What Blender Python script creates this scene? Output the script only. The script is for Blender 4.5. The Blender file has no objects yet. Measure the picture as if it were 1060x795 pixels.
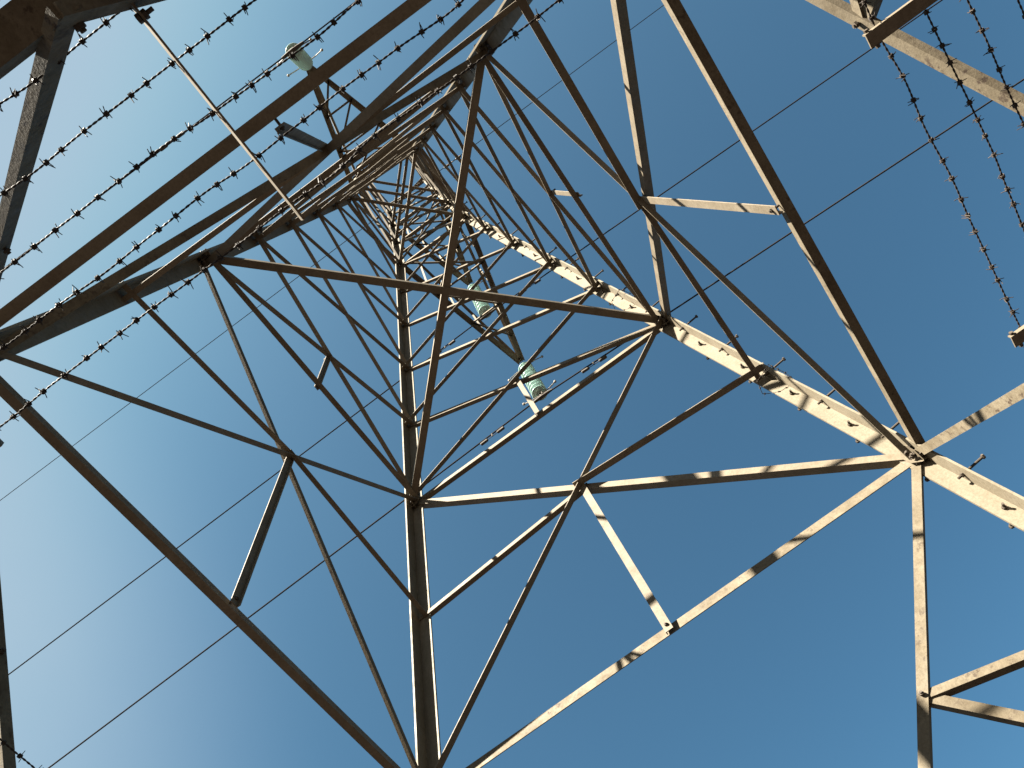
import bpy, bmesh, math, random
from mathutils import Vector, Matrix

random.seed(7)
R = math.radians
SC = bpy.context.scene
COL = SC.collection

# ------------------------------------------------------------------ camera, sky, sun, exposure
U = 2.0                                   # metres per tower unit (half width of the tower at its first level)
K = 0.14448156                            # taper of the legs
CAM = Vector((0.96422, 0.21224, -2.46785))
ZG = CAM.z - 1.6 / U                      # the ground in tower units


def W(x, y=None, z=None):
    """tower units -> metres, ground at 0"""
    v = Vector(x) if y is None else Vector((x, y, z))
    return Vector((v.x * U, v.y * U, (v.z - ZG) * U))


cam_d = bpy.data.cameras.new("camera")
cam = bpy.data.objects.new("camera", cam_d)
COL.objects.link(cam)
right = Vector((-0.564848, 0.808138, -0.166912))
up = Vector((0.746855, 0.586677, 0.313078))
fwd = Vector((-0.350933, -0.052183, 0.934945))
m = Matrix((right, up, -fwd)).transposed().to_4x4()
m.translation = W(CAM)
cam.matrix_world = m
cam_d.sensor_fit = 'HORIZONTAL'
cam_d.sensor_width = 36.0
cam_d.lens = 925.162 / 1060 * 36.0
cam_d.clip_start = 0.02
cam_d.clip_end = 20000
SC.camera = cam

SUN_AZ, SUN_EL = R(-33.0), R(35.0)
VEIL = ( -.047, -.853, .520)
world = bpy.data.worlds.new("World")
SC.world = world
world.use_nodes = True
wn, wl = world.node_tree.nodes, world.node_tree.links
wn.clear()
sky = wn.new('ShaderNodeTexSky')
sky.sky_type = 'NISHITA'
sky.sun_disc = False
sky.sun_elevation = SUN_EL
sky.sun_rotation = R(90) - SUN_AZ
sky.altitude = 0
sky.air_density = 1.0
sky.dust_density = 5.0
sky.ozone_density = 4.0
gm = wn.new('ShaderNodeGamma')               # deep, clear blue away from the sun
gm.inputs['Gamma'].default_value = 1.57
tint = wn.new('ShaderNodeMix')
tint.data_type = 'RGBA'
tint.blend_type = 'MULTIPLY'
tint.inputs[0].default_value = 1.0
tint.inputs[7].default_value = (0.2883, 0.3552, 0.2379, 1)
wl.new(sky.outputs[0], gm.inputs['Color'])
wl.new(gm.outputs[0], tint.inputs[6])
# a thin veil of cirrus standing in the sunward part of the sky
tc = wn.new('ShaderNodeTexCoord')
dot = wn.new('ShaderNodeVectorMath')
dot.operation = 'DOT_PRODUCT'
dot.inputs[1].default_value = VEIL
mr = wn.new('ShaderNodeMapRange')
mr.interpolation_type = 'SMOOTHERSTEP'
mr.inputs['From Min'].default_value = .75
mr.inputs['From Max'].default_value = 1.02
vn = wn.new('ShaderNodeTexNoise')
vn.inputs['Scale'].default_value = 2.4
vn.inputs['Detail'].default_value = 5
vr = wn.new('ShaderNodeMapRange')
vr.inputs['From Min'].default_value = .30
vr.inputs['From Max'].default_value = .72
vr.inputs['To Min'].default_value = .62
vr.inputs['To Max'].default_value = 1.0
vm = wn.new('ShaderNodeMath')
vm.operation = 'MULTIPLY'
veil = wn.new('ShaderNodeMix')
veil.data_type = 'RGBA'
veil.blend_type = 'ADD'
veil.inputs[7].default_value = (0.6096, 0.5748, 0.5052, 1)
wl.new(tc.outputs['Generated'], dot.inputs[0])
wl.new(tc.outputs['Generated'], vn.inputs['Vector'])
wl.new(dot.outputs['Value'], mr.inputs[0])
wl.new(vn.outputs['Fac'], vr.inputs[0])
wl.new(mr.outputs[0], vm.inputs[0])
wl.new(vr.outputs[0], vm.inputs[1])
wl.new(vm.outputs[0], veil.inputs[0])
wl.new(tint.outputs[2], veil.inputs[6])
# soft shoulder: keeps the glare round the sun and along the horizon from washing out
sep = wn.new('ShaderNodeSeparateColor')
comb = wn.new('ShaderNodeCombineColor')
wl.new(veil.outputs[2], sep.inputs[0])
for ci, cv in enumerate((0.7488, 1.0272, 1.2606)):
    sm = wn.new('ShaderNodeMath')
    sm.operation = 'SMOOTH_MIN'
    sm.inputs[1].default_value = cv * 1.05
    sm.inputs[2].default_value = cv * .45
    wl.new(sep.outputs[ci], sm.inputs[0])
    wl.new(sm.outputs[0], comb.inputs[ci])
bg = wn.new('ShaderNodeBackground')
bg.inputs['Strength'].default_value = 0.05
wo = wn.new('ShaderNodeOutputWorld')
wl.new(comb.outputs[0], bg.inputs['Color'])
wl.new(bg.outputs[0], wo.inputs['Surface'])

sun_d = bpy.data.lights.new("sun", 'SUN')
sun_d.energy = 5.0
sun_d.angle = R(0.53)
sun_d.color = (1.0, 0.93, 0.80)
sun = bpy.data.objects.new("sun", sun_d)
COL.objects.link(sun)
sv = Vector((math.cos(SUN_EL) * math.cos(SUN_AZ), math.cos(SUN_EL) * math.sin(SUN_AZ), math.sin(SUN_EL)))
sun.rotation_euler = sv.to_track_quat('Z', 'Y').to_euler()
sun.location = (0, 0, 60)

SC.view_settings.view_transform = 'Standard'
SC.view_settings.look = 'None'
SC.view_settings.exposure = 3.4
SC.view_settings.gamma = 1.0
SC.view_settings.use_curve_mapping = False


# ------------------------------------------------------------------ materials
def new_mat(name):
    mt = bpy.data.materials.new(name)
    mt.use_nodes = True
    nt = mt.node_tree
    nt.nodes.clear()
    out = nt.nodes.new('ShaderNodeOutputMaterial')
    b = nt.nodes.new('ShaderNodeBsdfPrincipled')
    nt.links.new(b.outputs[0], out.inputs[0])
    return mt, nt, b


def noise(nt, vec, scale, detail=6, rough=.6):
    n = nt.nodes.new('ShaderNodeTexNoise')
    n.inputs['Scale'].default_value = scale
    n.inputs['Detail'].default_value = detail
    n.inputs['Roughness'].default_value = rough
    nt.links.new(vec, n.inputs['Vector'])
    return n.outputs['Fac']


def ramp(nt, fac, stops):
    r = nt.nodes.new('ShaderNodeValToRGB')
    el = r.color_ramp.elements
    while len(el) < len(stops):
        el.new(0.5)
    for e, (p, c) in zip(el, stops):
        e.position = p
        e.color = (c[0], c[1], c[2], 1)
    nt.links.new(fac, r.inputs[0])
    return r.outputs[0]


def mix(nt, fac, a, b, mode='MIX'):
    n = nt.nodes.new('ShaderNodeMix')
    n.data_type = 'RGBA'
    n.blend_type = mode
    if isinstance(fac, float):
        n.inputs[0].default_value = fac
    else:
        nt.links.new(fac, n.inputs[0])
    for s, v in ((6, a), (7, b)):
        if isinstance(v, tuple):
            n.inputs[s].default_value = (*v, 1)
        else:
            nt.links.new(v, n.inputs[s])
    return n.outputs[2]


def steel(name, light, dark, spots, amount, speck=.62, rough=.62, bump=.08, spec=.2):
    """weathered zinc: mottled base, dirt specks and rusty patches, all with a shape of their own"""
    mt, nt, b = new_mat(name)
    pos = nt.nodes.new('ShaderNodeNewGeometry').outputs['Position']
    base = ramp(nt, noise(nt, pos, 5.0, 8, .65), [(.30, dark), (.62, light)])
    fine = ramp(nt, noise(nt, pos, 60.0, 5, .7), [(.30, (.72, .70, .66)), (.60, (1, 1, 1))])
    c = mix(nt, 1.0, base, fine, 'MULTIPLY')
    sp = ramp(nt, noise(nt, pos, 22.0, 9, .72), [(speck, (0, 0, 0)), (speck + .07, (1, 1, 1))])
    big = ramp(nt, noise(nt, pos, 2.3, 4, .5), [(.42, (0, 0, 0)), (.66, (amount, amount, amount))])
    f = mix(nt, 1.0, sp, big, 'MULTIPLY')
    c = mix(nt, f, c, spots)
    rnd = nt.nodes.new('ShaderNodeObjectInfo').outputs['Random']        # every bar left the bath a little different
    c = mix(nt, 1.0, c, ramp(nt, rnd, [(0.0, (.80, .77, .72)), (1.0, (1.12, 1.10, 1.08))]), 'MULTIPLY')
    nt.links.new(c, b.inputs['Base Color'])
    rg = ramp(nt, noise(nt, pos, 14, 4), [(.3, (rough - .1,) * 3), (.7, (rough + .15,) * 3)])
    nt.links.new(rg, b.inputs['Roughness'])
    b.inputs['Metallic'].default_value = 0.0
    b.inputs['Specular IOR Level'].default_value = spec
    bp = nt.nodes.new('ShaderNodeBump')
    bp.inputs['Strength'].default_value = bump
    bp.inputs['Distance'].default_value = .003
    nt.links.new(noise(nt, pos, 90, 6), bp.inputs['Height'])
    nt.links.new(bp.outputs[0], b.inputs['Normal'])
    return mt


M_LEG = steel("weathered_zinc_leg", (0.1080, 0.0940, 0.0690), (0.0860, 0.0725, 0.0500), (0.0400, 0.0215, 0.0115), .9, .575)
M_STEEL = steel("weathered_zinc", (0.1080, 0.0910, 0.0660), (0.0780, 0.0625, 0.0420), (0.0320, 0.0165, 0.0095), .9)
M_LICHEN = steel("lichened_zinc", (0.0950, 0.0800, 0.0560), (0.0540, 0.0420, 0.0250), (0.0220, 0.0130, 0.0075), 1.0, .54, .75, .4)
M_BOLT = steel("dull_bolt_steel", (0.0500, 0.0400, 0.0300), (0.0330, 0.0264, 0.0198), (0.0264, 0.0145, 0.0079), .8)
M_WIRE = steel("barbed_wire_zinc", (0.0340, 0.0280, 0.0240), (0.0238, 0.0185, 0.0158), (0.0211, 0.0116, 0.0063), .8, .55, .6, spec=.08)
M_COND = steel("weathered_conductor", (0.0231, 0.0198, 0.0181), (0.0132, 0.0115, 0.0099), (0.0099, 0.0073, 0.0059), .5, rough=.8, spec=.0)

mt, nt, b = new_mat("green_glass")
b.inputs['Base Color'].default_value = (.34, .47, .43, 1)
b.inputs['Roughness'].default_value = .22
b.inputs['IOR'].default_value = 1.45
b.inputs['Transmission Weight'].default_value = .3
M_GLASS = mt
M_HORN = steel("bright_zinc", (0.1800, 0.1700, 0.1500), (0.1649, 0.1517, 0.1320), (0.0660, 0.0462, 0.0297), .5)

mt, nt, b = new_mat("dry_grass_and_soil")
pos = nt.nodes.new('ShaderNodeNewGeometry').outputs['Position']
g = ramp(nt, noise(nt, pos, .8, 8), [(.35, (0.0084, 0.0029, 0.0017)), (.52, (0.0093, 0.0035, 0.0020)), (.68, (0.0074, 0.0039, 0.0020))])
g = mix(nt, .35, g, ramp(nt, noise(nt, pos, 12, 8), [(.3, (0.0042, 0.0016, 0.0010)), (.7, (0.0121, 0.0047, 0.0033))]))
nt.links.new(g, b.inputs['Base Color'])
b.inputs['Roughness'].default_value = .95
M_GROUND = mt


# ------------------------------------------------------------------ helpers
def link(name, bm, mat, parent=None, loc=None, smooth=False):
    """one bmesh (world metres) -> one mesh object whose origin sits at loc"""
    me = bpy.data.meshes.new(name)
    if loc is None:
        loc = sum((v.co for v in bm.verts), Vector()) / max(1, len(bm.verts))
    bmesh.ops.translate(bm, verts=bm.verts, vec=-loc)
    bmesh.ops.recalc_face_normals(bm, faces=bm.faces)
    bm.to_mesh(me)
    bm.free()
    me.materials.append(mat)
    if smooth:
        for p in me.polygons:
            p.use_smooth = True
    o = bpy.data.objects.new(name, me)
    COL.objects.link(o)
    if parent is not None:
        base = Vector()
        q = parent
        while q is not None:
            base += q.location
            q = q.parent
        o.parent = parent
        o.location = loc - base
    else:
        o.location = loc
    return o


def tag(o, label, cat, group=None, kind=None):
    if label:
        o['label'] = label
    if cat:
        o['category'] = cat
    if group:
        o['group'] = group
    if kind:
        o['kind'] = kind
    return o


def empty(name, loc, label, cat, group=None):
    o = bpy.data.objects.new(name, None)
    o.empty_display_size = .2
    COL.objects.link(o)
    o.location = loc
    return tag(o, label, cat, group)


def prism(bm, poly, a, b):
    """poly: list of (offset vectors) swept from a to b"""
    va = [bm.verts.new(a + p) for p in poly]
    vb = [bm.verts.new(b + p) for p in poly]
    n = len(poly)
    for i in range(n):
        bm.faces.new((va[i], va[(i + 1) % n], vb[(i + 1) % n], vb[i]))
    bm.faces.new(va)
    bm.faces.new(vb)


def tube(bm, pts, r, n=6, cap=True):
    pts = [Vector(p) for p in pts]
    rings = []
    ref = None
    for i, p in enumerate(pts):
        d = (pts[min(i + 1, len(pts) - 1)] - pts[max(i - 1, 0)]).normalized()
        if ref is None:
            ref = d.orthogonal().normalized()
        ref = (ref - d * ref.dot(d)).normalized()
        q = d.cross(ref)
        rr = r[i] if isinstance(r, (list, tuple)) else r
        rings.append([bm.verts.new(p + ref * (rr * math.cos(2 * math.pi * k / n)) + q * (rr * math.sin(2 * math.pi * k / n))) for k in range(n)])
    for s, t in zip(rings, rings[1:]):
        for k in range(n):
            bm.faces.new((s[k], s[(k + 1) % n], t[(k + 1) % n], t[k]))
    if cap:
        bm.faces.new(rings[0])
        bm.faces.new(rings[-1])


def hexbolt(bm, p, n, r, h, shank=0.0, rs=.008):
    """hex nut lying on p, axis n, with the bolt's end standing out of it"""
    n = n.normalized()
    tube(bm, [p, p + n * h], r, 6)
    if shank > 0:
        tube(bm, [p + n * (h - .001), p + n * (h + shank)], rs, 8)


# ------------------------------------------------------------------ ground
bm = bmesh.new()
bmesh.ops.create_grid(bm, x_segments=60, y_segments=60, size=3000)
tag(link("ground", bm, M_GROUND, loc=Vector((0, 0, 0))), None, None, kind='structure')

# ------------------------------------------------------------------ the tower: node geometry
SG = {'A': (1, -1), 'D': (1, 1), 'C': (-1, 1), 'B': (-1, -1)}
Z = {-1: -1.335, 0: 0.0, 1: 1.6123, 2: 2.3142, 3: 2.9566, 4: 3.5805, 5: 4.1442, 6: 4.6602,
     7: 5.08, 8: 5.5, 9: 5.9, 10: 6.3, 11: 6.95, 12: 7.6}
ZM = 0.8283
BENDS = [(4.6602, .3267), (6.3, .275), (7.6, .25)]


def half(z):
    if z <= BENDS[0][0]:
        return 1 - K * z
    for (z0, h0), (z1, h1) in zip(BENDS, BENDS[1:]):
        if z <= z1:
            return h0 + (h1 - h0) * (z - z0) / (z1 - z0)
    return BENDS[-1][1]


def LP(leg, z):
    h = half(z)
    return Vector((SG[leg][0] * h, SG[leg][1] * h, z))


def ND(leg, lev):
    return LP(leg, Z[lev])


FACES = {'DA': Vector((-1, 0, 0)), 'AB': Vector((0, 1, 0)), 'BC': Vector((1, 0, 0)), 'CD': Vector((0, -1, 0))}


def xpoint(f, l0):
    a0, b0, a1, b1 = ND(f[0], l0), ND(f[1], l0), ND(f[0], l0 + 1), ND(f[1], l0 + 1)
    w0, w1 = (a0 - b0).length, (a1 - b1).length
    return a0 + (b1 - a0) * (w0 / (w0 + w1))


tower = empty("lattice_tower", Vector((0, 0, 0)),
              "tall four-legged lattice steel pylon of weathered angle iron, seen from under its body", "pylon")

T_LEG = .016
COUNT = {}


def angle(name, a, b, w, ins=None, edge=-1, side=-1, off=None, w2=None, t=.007, mat=M_STEEL, parent=None, ext=.05, upv=None, seq=0, twist=0.0):
    """an L-section bar between tower-unit points a, b lying in a face with inward normal ins.
    edge +1/-1: outstanding leg at the upper / lower edge; side +1/-1: it points in / out of the tower"""
    A, B = W(a), W(b)
    d = (B - A).normalized()
    A, B = A - d * ext, B + d * ext
    n = (ins - d * ins.dot(d)).normalized()
    e = n.cross(d).normalized()
    u = upv if upv is not None else Vector((0, 0, 1))
    if e.dot(u) < 0:
        e = -e
    if abs(e.dot(u)) < .05 and upv is None:
        pass
    if twist:                                   # the bar is rolled a few degrees about its own axis
        e, n = e * math.cos(twist) - n * math.sin(twist), n * math.cos(twist) + e * math.sin(twist)
    w2 = w2 or w
    if off is None:
        off = T_LEG + .003 if side > 0 else -.003 - t
    off += seq * .0021 * (1 if off > 0 else -1)
    e0, e1 = -w / 2, w / 2
    n0, n1 = off, off + t                      # the flange lying in the face
    if edge < 0:
        ea, eb, ec = e0, e0 + t, e1
    else:
        ea, eb, ec = e1, e1 - t, e0
    if side > 0:
        na, nb, nc = n0, n1, n0 + w2
    else:
        na, nb, nc = n1, n0, n1 - w2
    poly = [(ea, na), (ec, na), (ec, nb), (eb, nb), (eb, nc), (ea, nc)]
    vec = [e * p + n * q for p, q in poly]
    bm = bmesh.new()
    prism(bm, vec, A, B)
    return link(name, bm, mat, parent if parent is not None else tower, loc=A)


# ---- legs: heel outside, two flanges lying in the faces
LEGS = {}
LW = .130
HO = .034                                      # heel stands this far (m) outside the node line
for L in 'ABCD':
    sx, sy = SG[L]
    zs = [ZG - .05, 1.58, Z[6], 6.3, 7.62]
    bm = bmesh.new()
    prev = None
    for i, z in enumerate(zs):
        w = LW if z < 1.6 else (.115 if z < 5 else .10)
        t = T_LEG
        p = W(LP(L, z)) + Vector((sx * HO, sy * HO, 0))
        ring = [(0, 0), (-w, 0), (-w, -t), (-t, -t), (-t, -w), (0, -w)]
        vs = [bm.verts.new(p + Vector((sx * q, sy * r, 0))) for q, r in ring]
        if prev:
            for k in range(6):
                bm.faces.new((prev[k], prev[(k + 1) % 6], vs[(k + 1) % 6], vs[k]))
        else:
            bm.faces.new(vs)
        prev = vs
    bm.faces.new(prev)
    LEGS[L] = link("leg", bm, M_LEG, tower, loc=W(LP(L, ZG)))


def lerp(a, b, t):
    return a + (b - a) * t


UPP, LOW, INN, OUT = 1, -1, 1, -1
TW = R(-9)
for f, ins in FACES.items():
    a, b = f
    lit = f in ('BC', 'CD')
    # --- bottom K: from the first level down to the middle of the low belt
    apex = lerp(ND(a, -1), ND(b, -1), .5)
    for L, o, s in ((a, b, 0), (b, a, 1)):
        angle("knee_brace", ND(L, 0), apex + (ND(L, 0) - apex) * .0, .062, ins, LOW, OUT, mat=M_LICHEN, seq=s, ext=.03, w2=.034)
        sub = lerp(ND(L, 0), apex, .515)
        zl = sub.z - .15
        angle("strut", sub, LP(L, zl), .055, ins, LOW, OUT, mat=M_LICHEN, seq=3 + s, w2=.05, ext=.01)
        angle("strut", sub, LP(L, -1.62), .062, ins, LOW, OUT, mat=M_LICHEN, seq=6 + s, w2=.045, ext=.01)
    angle("horizontal_beam", ND(a, -1) + Vector((0, 0, .045)), ND(b, -1) + Vector((0, 0, .045)), .09, ins, LOW, OUT, mat=M_LICHEN, seq=9)
    # --- first level belt with its middle strut
    wv, wo_, ed = {'BC': (.085, .07, UPP), 'CD': (.072, .062, LOW), 'DA': (.07, .07, LOW), 'AB': (.058, .055, LOW)}[f]
    angle("horizontal_beam", ND(a, 0), ND(b, 0), wv, ins, ed, OUT, mat=M_LICHEN if lit else M_STEEL, seq=9, w2=wo_)
    x0 = xpoint(f, 0)
    mid = lerp(ND(a, 0), ND(b, 0), .5)
    angle("strut", mid, x0, .062, ins, UPP if lit else LOW, OUT if lit else INN, off=.020, seq=1, w2=.03)
    # --- large X with its struts to the leg middles
    d1, d2 = (b, a) if f in ('BC',) else (a, b)
    if f == 'BC':
        angle("diagonal_brace", ND('B', 1), ND('C', 0), .066, ins, LOW, OUT, seq=2)
        angle("diagonal_brace", ND('C', 1), ND('B', 0), .055, ins, LOW, INN, seq=2)
        angle("strut", x0, LP('C', ZM), .062, ins, LOW, INN, seq=4)
        angle("strut", x0, LP('B', ZM), .048, ins, LOW, OUT, seq=4)
    elif f == 'CD':
        angle("diagonal_brace", ND('C', 1), ND('D', 0), .066, ins, LOW, OUT, seq=2)
        angle("diagonal_brace", ND('D', 1), ND('C', 0), .055, ins, LOW, INN, seq=2, w2=.045, twist=TW)
        angle("strut", x0, LP('C', ZM), .048, ins, LOW, INN, seq=4, twist=TW)
        angle("strut", x0, LP('D', ZM), .062, ins, LOW, INN, seq=4)
    else:
        angle("diagonal_brace", ND(a, 1), ND(b, 0), .055, ins, UPP if f == 'AB' else LOW, OUT if f == 'AB' else INN, seq=2, w2=.062 if f == 'DA' else .045, mat=M_LICHEN)
        angle("diagonal_brace", ND(b, 1), ND(a, 0), .055, ins, LOW, INN, seq=5, w2=.062 if f == 'DA' else .045)
        angle("strut", x0, LP(a, ZM), .052, ins, LOW, INN, w2=.04, seq=7)
        angle("strut", x0, LP(b, ZM), .052, ins, LOW, INN, w2=.04, seq=8)
    # --- second belt
    angle("horizontal_beam", ND(a, 1), ND(b, 1), .058, ins, LOW, OUT if f == 'BC' else INN, seq=6, w2=.05)
    angle("strut", lerp(ND(a, 1), ND(b, 1), .5), xpoint(f, 1), .05, ins, UPP if lit else LOW, OUT if lit else INN, off=.020, seq=1, w2=.03)
    # --- X panels above
    for l0 in range(1, 12):
        w = {1: .056, 2: .053, 3: .050, 4: .047, 5: .045}.get(l0, .040)
        if l0 in (6, 8):                       # cage: X over two small levels
            p, q, r, s = ND(a, l0), ND(b, l0 + 2), ND(b, l0), ND(a, l0 + 2)
        elif l0 in (7, 9):
            continue
        else:
            p, q, r, s = ND(a, l0), ND(b, l0 + 1), ND(b, l0), ND(a, l0 + 1)
        if f == 'DA':
            w *= .9 if l0 < 4 else .72
        first = 'C' if f in ('BC', 'CD') else a
        if first == b:
            p, q, r, s = r, s, p, q
        # p->q is the sunlit one on the two bright faces
        angle("diagonal_brace", p, q, w, ins, LOW, OUT if f == 'BC' else INN, seq=l0 % 2, w2=w * .8)
        angle("diagonal_brace", r, s, w, ins, LOW, INN, seq=3 + l0 % 2, w2=w * .8, twist=TW if f == 'CD' else 0)
    for l0 in (7, 9, 11):
        angle("strut", ND(a, l0), ND(b, l0), .035, ins, LOW, OUT, seq=7)
    for l0 in (6, 8, 10, 12):
        angle("horizontal_beam", ND(a, l0), ND(b, l0), .06, ins, LOW, OUT, seq=5)

# ---- plan bracing
for lv, w in ((1, .072), (6, .05), (8, .05), (10, .05)):
    for s, (p, q) in enumerate((('A', 'C'), ('B', 'D'))):
        angle("plan_brace", ND(p, lv), ND(q, lv), w, Vector((0, 0, -1)), 1, -1, off=-.006 - .012 * s, w2=w * .8, upv=Vector((1, 0.2, 0)), ext=-.05)


# ---- gusset plates and bolts at the big joints
def gusset(L, f, z, w, h, name="gusset_plate", inner=True):
    ins = FACES[f]
    sx, sy = SG[L]
    c = W(LP(L, z))
    along = (W(LP(L, z + .1)) - c).normalized()
    n = (ins - along * ins.dot(along)).normalized()
    e = n.cross(along).normalized()
    o = f[0] if f[1] == L else f[1]
    tow = W(LP(o, z)) - c
    if e.dot(tow) < 0:
        e = -e
    pts = [(-.02, -h), (.03, -h), (w, -h * .45), (w, h * .35), (.035, h), (-.02, h)]
    bm = bmesh.new()
    off = T_LEG + .0012 if inner else -.002
    t = -.0008 + .0022
    poly = [c + e * p + along * q + n * off for p, q in pts]
    va = [bm.verts.new(p) for p in poly]
    vb = [bm.verts.new(p + n * .0014) for p in poly]
    k = len(va)
    for i in range(k):
        bm.faces.new((va[i], va[(i + 1) % k], vb[(i + 1) % k], vb[i]))
    bm.faces.new(va)
    bm.faces.new(vb)
    link(name, bm, M_STEEL, tower, loc=c)
    return c, e, along, n


# bolts through the crossings and the strut ends
for f, ins in FACES.items():
    pts = []
    for l0 in (0, 1):
        pts += [xpoint(f, l0)] + ([lerp(ND(f[0], 0), ND(f[1], 0), .5)] if l0 == 0 else [])
    apx = lerp(ND(f[0], -1), ND(f[1], -1), .5)
    pts += [lerp(ND(f[0], 0), apx, .515), lerp(ND(f[1], 0), apx, .515), apx + Vector((0, 0, .03))]
    for q in pts:
        c = W(q)
        bm = bmesh.new()
        low = q.z < -.1
        hexbolt(bm, c + ins * (.002 if low else .028), ins, .015, .011, .008)
        tube(bm, [c - ins * .03, c + ins * (.004 if low else .03)], .008, 8)
        link("bolt", bm, M_BOLT, tower, loc=c)
nb = 0
for L in 'ABCD':
    for f in FACES:
        if L not in f:
            continue
        for z, w, h in ((0.0, .085, .10), (Z[1], .085, .10)):
            c, e, al, n = gusset(L, f, z, w, h)
            for (p, q) in ((.005, -.07), (.015, -.025), (.008, .03), (.045, -.03), (.052, .012)):
                bm = bmesh.new()
                hexbolt(bm, c + e * p + al * q + n * (T_LEG + .022), n, .014, .012, .014)
                link("bolt", bm, M_BOLT, LEGS[L], loc=c + e * p + al * q)
                nb += 1

# ---- climbing bolts on one leg
legC = LEGS['C']
PITCH = .1625
z = -1.3 + .005
i = 0
while z < 6.6:
    zz = -.193 + PITCH * i - PITCH * 7
    i += 1
    z = zz
    if abs(z) < .03 or abs(z - Z[1]) < .03:
        continue
    c = W(LP('C', z))
    al = (W(LP('C', z + .1)) - c).normalized()
    onCD = (i - 1 - 7) % 2 == 0
    n = Vector((0, 1, 0)) if onCD else Vector((-1, 0, 0))
    e = Vector((1, 0, 0)) if onCD else Vector((0, -1, 0))
    n = (n - al * n.dot(al)).normalized()
    base = c + n * (HO + .001) + e * .03
    bm = bmesh.new()
    tube(bm, [base - n * .06, base + n * .15], .009, 8)
    hexbolt(bm, base + n * .145, n, .017, .014)
    hexbolt(bm, base, n, .016, .012)
    hexbolt(bm, base - n * (T_LEG + .016), n, .016, .013)
    link("step_bolt", bm, M_BOLT, legC, loc=base)

# ---- earth lead running down behind the stepped leg
pts = []
for k in range(60):
    z = 2.4 - k * .075
    c = W(LP('C', z))
    pts.append(c + Vector((-.01 + .004 * math.sin(k * 1.7), HO + .040 + .006 * math.sin(k * .9), 0)))
bm = bmesh.new()
tube(bm, pts, .0055, 6)
link("earth_lead", bm, M_HORN, legC, loc=pts[0], smooth=True)


# ------------------------------------------------------------------ cross arms
def bar(name, a, b, w, parent, hint=Vector((0, 0, -1)), edge=1, side=1, up=Vector((0, 1, 0))):
    return angle(name, a, b, w, hint, edge, side, off=.001, w2=w, upv=up, parent=parent, ext=.02, t=.006)


def crossarm(tip, near, zl, zu):
    """tip and the two leg letters it is held by; lower chords at zl, upper chords from zu"""
    tip = Vector(tip)
    sgn = 1 if tip.x > 0 else -1
    bm = bmesh.new()
    c = W(tip)
    poly = [(-.11, -.06), (.06, -.05), (.06, .035), (-.11, .06)]
    for oy in (-.012, .012):
        prism(bm, [Vector((sgn * p, oy - .004 + 0, q)) for p, q in poly], c, c + Vector((0, .008, 0)))
    tube(bm, [c + Vector((0, -.04, -.03)), c + Vector((0, .04, -.03))], .014, 8)
    arm = link("crossarm", bm, M_STEEL, tower, loc=c)
    for L in near:
        lo, hi = LP(L, zl), LP(L, zu)
        s = 1 if SG[L][1] > 0 else -1
        t1 = tip + Vector((-sgn * .03, s * .012, .0))
        bar("lower_chord", lo, t1, .085, arm, up=Vector((0, s, 0)))
        bar("upper_chord", hi, tip + Vector((-sgn * .03, s * .012, .03)), .05, arm, hint=Vector((0, -s, 0)), up=Vector((0, 0, 1)))
        for q in (.22, .45, .68):
            bar("lacing_bar", lerp(lo, t1, q), lerp(hi, tip, q * .9), .03, arm, hint=Vector((0, -s, 0)), up=Vector((1, 0, 0)))
    for q, r_ in ((.3, .3), (.58, .58), (0, .3), (.3, 0), (.3, .58), (.58, .8)):
        p1, p2 = lerp(LP(near[0], zl), tip, q), lerp(LP(near[1], zl), tip, r_)
        bar("lacing_bar", p1, p2, .035, arm, up=Vector((1, 0, 0)))
    return arm


TIPS = {'low': (Vector((-1.637, -.009, 4.72)), Vector((-1.655, -.02, 3.905))),
        'mid': (Vector((1.297, .008, 5.5)), Vector((1.40, .007, 4.69))),
        'top': (Vector((-1.212, -.002, 6.3)), Vector((-1.30, -.029, 5.40)))}
crossarm(TIPS['low'][0], ('B', 'C'), 4.72, 5.5)
crossarm(TIPS['mid'][0], ('A', 'D'), 5.5, 6.3)
crossarm(TIPS['top'][0], ('B', 'C'), 6.3, 7.1)
# earth wire peak bracket
bm = bmesh.new()
pk = W(-.28, 0, 7.62)
tube(bm, [W(-.25, -.25, 7.6), pk, W(-.25, .25, 7.6)], .03, 4)
tube(bm, [pk, pk + Vector((0, 0, -.12))], .02, 6)
link("earth_wire_bracket", bm, M_STEEL, tower, loc=pk)


# ------------------------------------------------------------------ insulator strings
def lathe(bm, prof, origin, axis, n=20):
    axis = axis.normalized()
    u = axis.orthogonal().normalized()
    v = axis.cross(u)
    rings = []
    for r, h in prof:
        rings.append([bm.verts.new(origin + axis * h + u * (r * math.cos(2 * math.pi * k / n)) + v * (r * math.sin(2 * math.pi * k / n))) for k in range(n)])
    for s, t in zip(rings, rings[1:]):
        for k in range(n):
            bm.faces.new((s[k], s[(k + 1) % n], t[(k + 1) % n], t[k]))
    bm.faces.new(rings[0])
    bm.faces.new(rings[-1])


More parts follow.
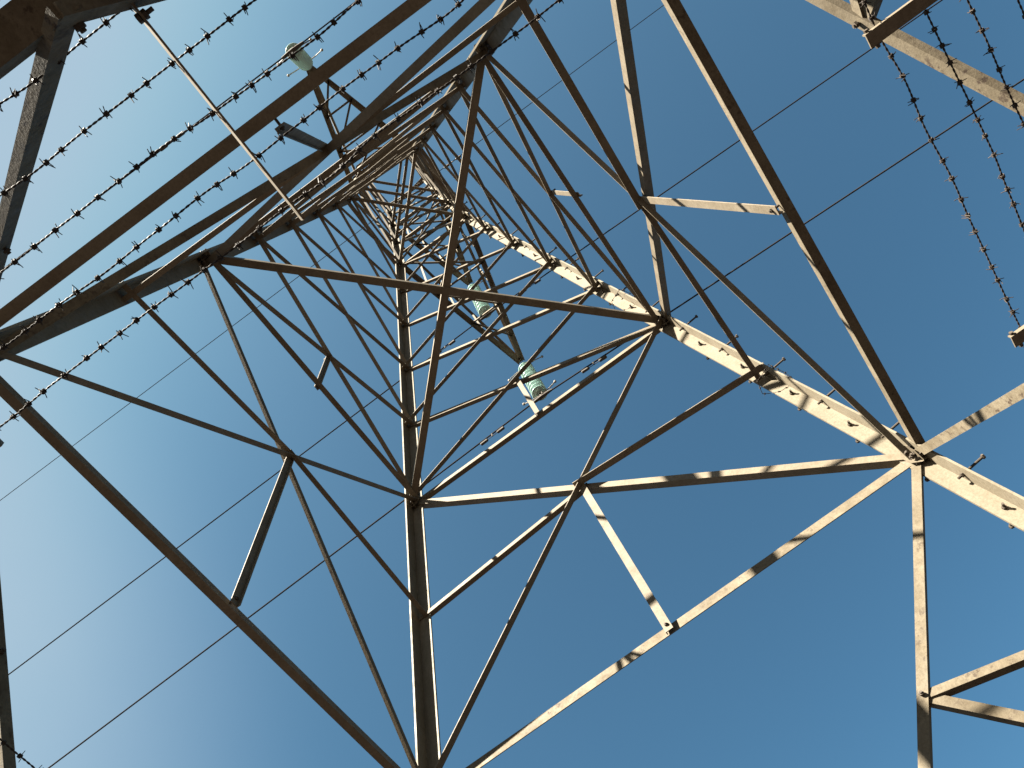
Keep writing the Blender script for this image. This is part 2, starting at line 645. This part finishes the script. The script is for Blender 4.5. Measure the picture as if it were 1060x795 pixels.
def insulator(top, bot, label):
    a, b = W(top) + Vector((0, 0, -.05)), W(bot)
    d = (b - a)
    Ln = d.length
    d.normalize()
    root = empty("insulator_string", a, label, "insulator", "glass insulator strings hanging from the cross arms")
    n = 10
    top_fit, bot_fit = .16, .12
    sp = (Ln - top_fit - bot_fit) / n
    bm = bmesh.new()
    tube(bm, [a, a + d * (top_fit + .02)], .016, 8)
    tube(bm, [a + Vector((0, -.03, 0)), a + Vector((0, .03, 0))], .022, 8)
    link("shackle", bm, M_BOLT, root, loc=a)
    for k in range(n):
        o = a + d * (top_fit + sp * k)
        bm = bmesh.new()
        lathe(bm, [(.030, .055), (.075, .058), (.122, .088), (.128, .097), (.122, .104), (.105, .098), (.095, .112), (.080, .098), (.066, .112), (.045, .095), (.028, .10)], o, d, 24)
        link("glass_disc", bm, M_GLASS, root, loc=o, smooth=True)
        bm = bmesh.new()
        lathe(bm, [(.018, -.005), (.045, .0), (.05, .03), (.046, .056), (.02, .058)], o, d, 12)
        lathe(bm, [(.014, .094), (.012, sp)], o, d, 8)
        link("cap", bm, M_HORN, root, loc=o)
    # arcing horns along the line, top and bottom
    for q, base, ln in ((1, a + d * top_fit * .9, .34), (-1, b - d * .08, .30)):
        for s in (-1, 1):
            p0 = base
            p1 = base + Vector((0, s * ln * .6, 0)) + d * (.02 * q)
            p2 = base + Vector((0, s * ln, 0)) + d * (.09 * q)
            bm = bmesh.new()
            tube(bm, [p0, p1, p2], .010, 6)
            bmesh.ops.create_uvsphere(bm, u_segments=10, v_segments=6, radius=.024, matrix=Matrix.Translation(p2))
            link("arcing_horn", bm, M_HORN, root, loc=p0)
    bm = bmesh.new()                            # suspension clamp
    tube(bm, [b + Vector((0, -.20, -.012)), b + Vector((0, -.1, .0)), b, b + Vector((0, .1, .0)), b + Vector((0, .20, -.012))], [.018, .03, .036, .03, .018], 8)
    tube(bm, [b - d * (bot_fit + .02), b], .018, 8)
    tube(bm, [b + Vector((-.035, -.04, 0)), b + Vector((-.035, -.04, .07))], .01, 6)
    tube(bm, [b + Vector((.035, .04, 0)), b + Vector((.035, .04, .07))], .01, 6)
    link("suspension_clamp", bm, M_BOLT, root, loc=b)
    return root


insulator(*TIPS['low'], "nearest string of green glass discs, hanging off the lowest and longest cross arm")
insulator(*TIPS['top'], "farther string of green glass discs on the highest cross arm, half hidden behind bracing")
insulator(*TIPS['mid'], "short-looking glass insulator string on the far cross arm by the barbed wire")


# ------------------------------------------------------------------ conductors
def wire(name, c, sl, sr, quad, r, label, dampers, cat="power line"):
    """c: clamp point (tower units); sl/sr: fall per unit on the -y and +y side"""
    root = bpy.data.objects.new
    pts = []
    ys = [-60, -40, -25, -16, -10, -7, -5, -3.5, -2.2, -1.2, -.5, -.1, 0, .1, .5, 1.2, 2.2, 3.5, 5, 7, 10, 16, 25, 40, 60]
    for y in ys:
        s = sl if y < 0 else sr
        zz = -s * abs(y) + quad * y * y
        pts.append(W(c[0], c[1] + y, c[2] + zz))
    bm = bmesh.new()
    tube(bm, pts, r, 6)
    o = link(name, bm, M_COND, None, loc=W(c), smooth=True)
    tag(o, label, cat, "wires of the line running over the tower")
    for y in dampers:
        s = sl if y < 0 else sr
        p = W(c[0], c[1] + y, c[2] - s * abs(y))
        dd = Vector((0, 1, -s if y > 0 else s)).normalized()
        q = p + Vector((0, 0, -.075))
        bm = bmesh.new()
        tube(bm, [p + Vector((0, 0, .02)), q], .012, 6)
        tube(bm, [q - dd * .20, q + dd * .20], .006, 6)
        for k in (-1, 1):
            tube(bm, [q + dd * k * .09, q + dd * k * .10, q + dd * k * .21, q + dd * k * .225], [.018, .026, .028, .016], 8)
        link("vibration_damper", bm, M_BOLT, o, loc=p)
    return o


wire("power_line", TIPS['low'][1], .055, .12, .0008, .013, "dark conductor held by the nearest glass insulator string, with two dampers", (-.48, .47))
wire("power_line", TIPS['top'][1], .05, .10, .0008, .013, "dark conductor held by the half hidden glass string of the highest cross arm", (-.48, .47))
wire("power_line", TIPS['mid'][1], .05, .08, .0008, .011, "conductor under the far cross arm, lined up with a strand of barbed wire", (-1.1, 1.1))
wire("earth_wire", Vector((-.28, 0, 7.56)), .03, .03, .0004, .008, "thinnest wire, passing over the very top of the tower", (-.35, .6), "earth wire")


# ------------------------------------------------------------------ barbed wire guard
def barb_mesh(seed):
    rnd = random.Random(seed)
    bm = bmesh.new()
    # two coils wound round the strand (axis X), four sharp ends
    for c in (-1, 1):
        pts = []
        ph = rnd.uniform(0, 6.28)
        for k in range(15):
            a = ph + k * .9
            pts.append(Vector((c * .0028 + (k - 7) * .00035, .0062 * math.cos(a), .0062 * math.sin(a))))
        tube(bm, pts, .0015, 5)
        for end, sg in ((pts[0], -1), (pts[-1], 1)):
            tang = Vector((0, -end.z * sg, end.y * sg)).normalized() + end.normalized() * 0
            tang = (tang + Vector((rnd.uniform(-.35, .35), rnd.uniform(-.25, .25), rnd.uniform(-.25, .25)))).normalized()
            L = rnd.uniform(.014, .023)
            tube(bm, [end, end + tang * L * .9, end + tang * L], [.0014, .0012, .0004], 5)
    bmesh.ops.recalc_face_normals(bm, faces=bm.faces)
    me = bpy.data.meshes.new("barb")
    bm.to_mesh(me)
    bm.free()
    me.materials.append(M_WIRE)
    return me


BARBS = [barb_mesh(k) for k in range(10)]


def path_points(pts, step):
    out = []
    for a, b in zip(pts, pts[1:]):
        n = max(1, int((b - a).length / step))
        for k in range(n):
            out.append(lerp(a, b, k / n))
    out.append(pts[-1])
    return out


def strand(keys, label, group, seed, wob=.0035, spacing=.064, r=.0017, category="barbed wire"):
    """keys: world points the strand runs through"""
    rnd = random.Random(seed)
    base = path_points(keys, .006)
    # gentle random wander of the strand
    tot = len(base)
    knots = [Vector((rnd.gauss(0, 1), rnd.gauss(0, 1), rnd.gauss(0, 1))) * wob for _ in range(tot // 26 + 3)]
    ctr = []
    for i, p in enumerate(base):
        q = i / 26
        k = int(q)
        u = q - k
        u = u * u * (3 - 2 * u)
        ctr.append(p + lerp(knots[k], knots[k + 1], u))
    d = (keys[-1] - keys[0]).normalized()
    e = d.orthogonal().normalized()
    n = d.cross(e)
    bm = bmesh.new()
    for ph in (0, math.pi):
        pts = []
        for i, c in enumerate(ctr):
            a = ph + i * .006 / .034 * 2 * math.pi
            pts.append(c + (e * math.cos(a) + n * math.sin(a)) * r * .95)
        tube(bm, pts, r, 5)
    o = link("barbed_wire", bm, M_WIRE, None, loc=ctr[0].copy(), smooth=True)
    tag(o, label, category, group)
    # barbs
    s = rnd.uniform(.01, .05)
    dist = 0
    cnt = 0
    for i in range(1, tot):
        dist += (ctr[i] - ctr[i - 1]).length
        if dist >= s and cnt < 98:
            s += spacing * rnd.uniform(.78, 1.22)
            cnt += 1
            bo = bpy.data.objects.new("barb", rnd.choice(BARBS))
            COL.objects.link(bo)
            bo.parent = o
            bo.location = ctr[i] - o.location
            ax = (ctr[min(i + 1, tot - 1)] - ctr[i - 1]).normalized()
            q = ax.to_track_quat('X', 'Z')
            q = q @ Matrix.Rotation(rnd.uniform(0, 6.28), 3, 'X').to_quaternion()
            bo.rotation_euler = q.to_euler()
    return o


GZ = -1.25
GR = "barbed wire strands of the climbing guard"
DA_X = [(1.187, 1.19), (1.107, 1.111), (1.041, 1.036), (.968, .965), (.890, .895)]
ORD = ["outermost", "second outermost", "middle", "second innermost", "innermost"]
ARM_DA = (.058, -.452, .58)
ARM_CD = (.610, .072, -.47)
for i, (x0, x1) in enumerate(DA_X):
    keys = [W(x0 - (.437 * 0), -1.0 * x0, GZ)]
    for y in (-.452, .058, .58):
        x = x0 + (x1 - x0) * (y + .45) / .95
        keys.append(W(x, y, GZ + .006))
    keys.append(W(x1, x1 * .99, GZ))
    # the strand sags a little between the arms
    full = [keys[0]]
    for a, b in zip(keys, keys[1:]):
        full += [lerp(a, b, .5) + Vector((0, 0, -.012)), b]
    strand(full, ORD[i] + " of the five barbed strands passing under the long bracket rod", GR, 100 + i)
for i, y in enumerate((.843, .914, .973, 1.035, 1.10)):
    full = [W(y, y - .006, GZ)]
    for x in (.610, .072, -.47):
        full += [lerp(full[-1], W(x, y, GZ + .006), .5) + Vector((0, 0, -.012)), W(x, y, GZ + .006)]
    full.append(W(-y, y + .006, GZ))
    lab = ["barbed strand at the tip of the dark bracket crossing the lichened brace",
           "barbed strand second from the tip of the dark bracket by the lichened brace",
           "barbed strand nearest the corner, third from the tip of the dark bracket",
           "barbed strand fourth from the tip of the dark bracket, next to the tower face",
           "barbed strand closest to the tower face at the root of the dark bracket"][i]
    strand(full, lab, GR, 200 + i)
for i, y in enumerate((-.793, -.862, -.93)):
    full = [W(-y, y, GZ)]
    for x in (.06, -.47):
        full += [lerp(full[-1], W(x, y, GZ + .006), .5) + Vector((0, 0, -.012)), W(x, y, GZ + .006)]
    full.append(W(y, y, GZ))
    strand(full, ["short bit of barbed strand seen crossing the dark brace at the bottom corner",
                  "second barbed strand along the shaded face beyond the corner brace",
                  "third barbed strand along the shaded face beyond the corner brace"][i], GR, 300 + i)


# brackets carrying the strands
def bracket(f, t, r0, r1, z, label=None):
    ins = FACES[f]
    along = Vector((-ins.y, ins.x, 0)) if True else None
    if f in ('DA', 'BC'):
        mk = lambda r: Vector((-ins.x * r, t, z))
    else:
        mk = lambda r: Vector((t, -ins.y * r, z))
    a, b = W(mk(r0)), W(mk(r1))
    d = (b - a).normalized()
    side = Vector((0, 0, 1)).cross(d)
    bm = bmesh.new()
    w, th = .042, .005
    if f == 'DA':                               # a plate on edge, a thin lip below
        poly = [(0, -.0), (th, 0), (th, w), (0, w)]
        poly = [side * p + Vector((0, 0, q)) for p, q in [(-.003, 0), (.003, 0), (.003 + .26 * w, w), (-.003 + .26 * w, w)]]
    else:
        poly = [side * p + Vector((0, 0, q)) for p, q in [(-w / 2, 0), (w / 2, 0), (w / 2, .016), (w / 2 - th, .016), (w / 2 - th, th), (-w / 2, th)]]
    prism(bm, poly, a, b)
    o = link("wire_bracket", bm, M_STEEL, tower, loc=a)
    bm = bmesh.new()
    if f == 'DA':
        c = a + d * .085 + Vector((0, 0, .012))
        hexbolt(bm, c + side * .006, side, .013, .010)
        hexbolt(bm, c - side * .002, -side, .013, .010, .018, .006)
    else:
        c = b - d * .012 + side * (w / 2)
        hexbolt(bm, b - d * .02 - side * .021 + Vector((0, 0, .004)), -side, .007, .010)
        hexbolt(bm, c + Vector((0, 0, .012)), side, .007, .008)
    link("bolt", bm, M_BOLT, o, loc=c)
    return o


for t in ARM_DA:
    bracket('DA', t, 1.21, .868, GZ - .012)
for t in ARM_CD:
    bracket('CD', t, 1.20, .816, GZ - .012)
for t in (.06, -.47):
    bracket('AB', t, 1.20, .77, GZ - .012)

# scraps of barbed wire wound round the stepped leg
for j, (z0, z1, lab) in enumerate(((.42, .74, "scrap of barbed wire wound round the stepped leg above the first joint"),
                                   (1.74, 2.0, "small scrap of barbed wire high on the stepped leg above the second joint"))):
    c0, c1 = W(LP('C', z0)), W(LP('C', z1))
    ks = [c0 + Vector((-.02, HO + .03, 0)), lerp(c0, c1, .4) + Vector((.0, HO + .012, 0)),
          lerp(c0, c1, .8) + Vector((.09, HO + .02, 0)), c1 + Vector((.15, HO * .0 + .02, 0)),
          c1 + Vector((.10, -.13, -.02)), c1 + Vector((-.02, -.15, -.03)), c1 + Vector((-HO - .015, -.10, -.05))]
    strand(ks, lab, "scraps of barbed wire on the leg", 400 + j, wob=.003, spacing=.07)
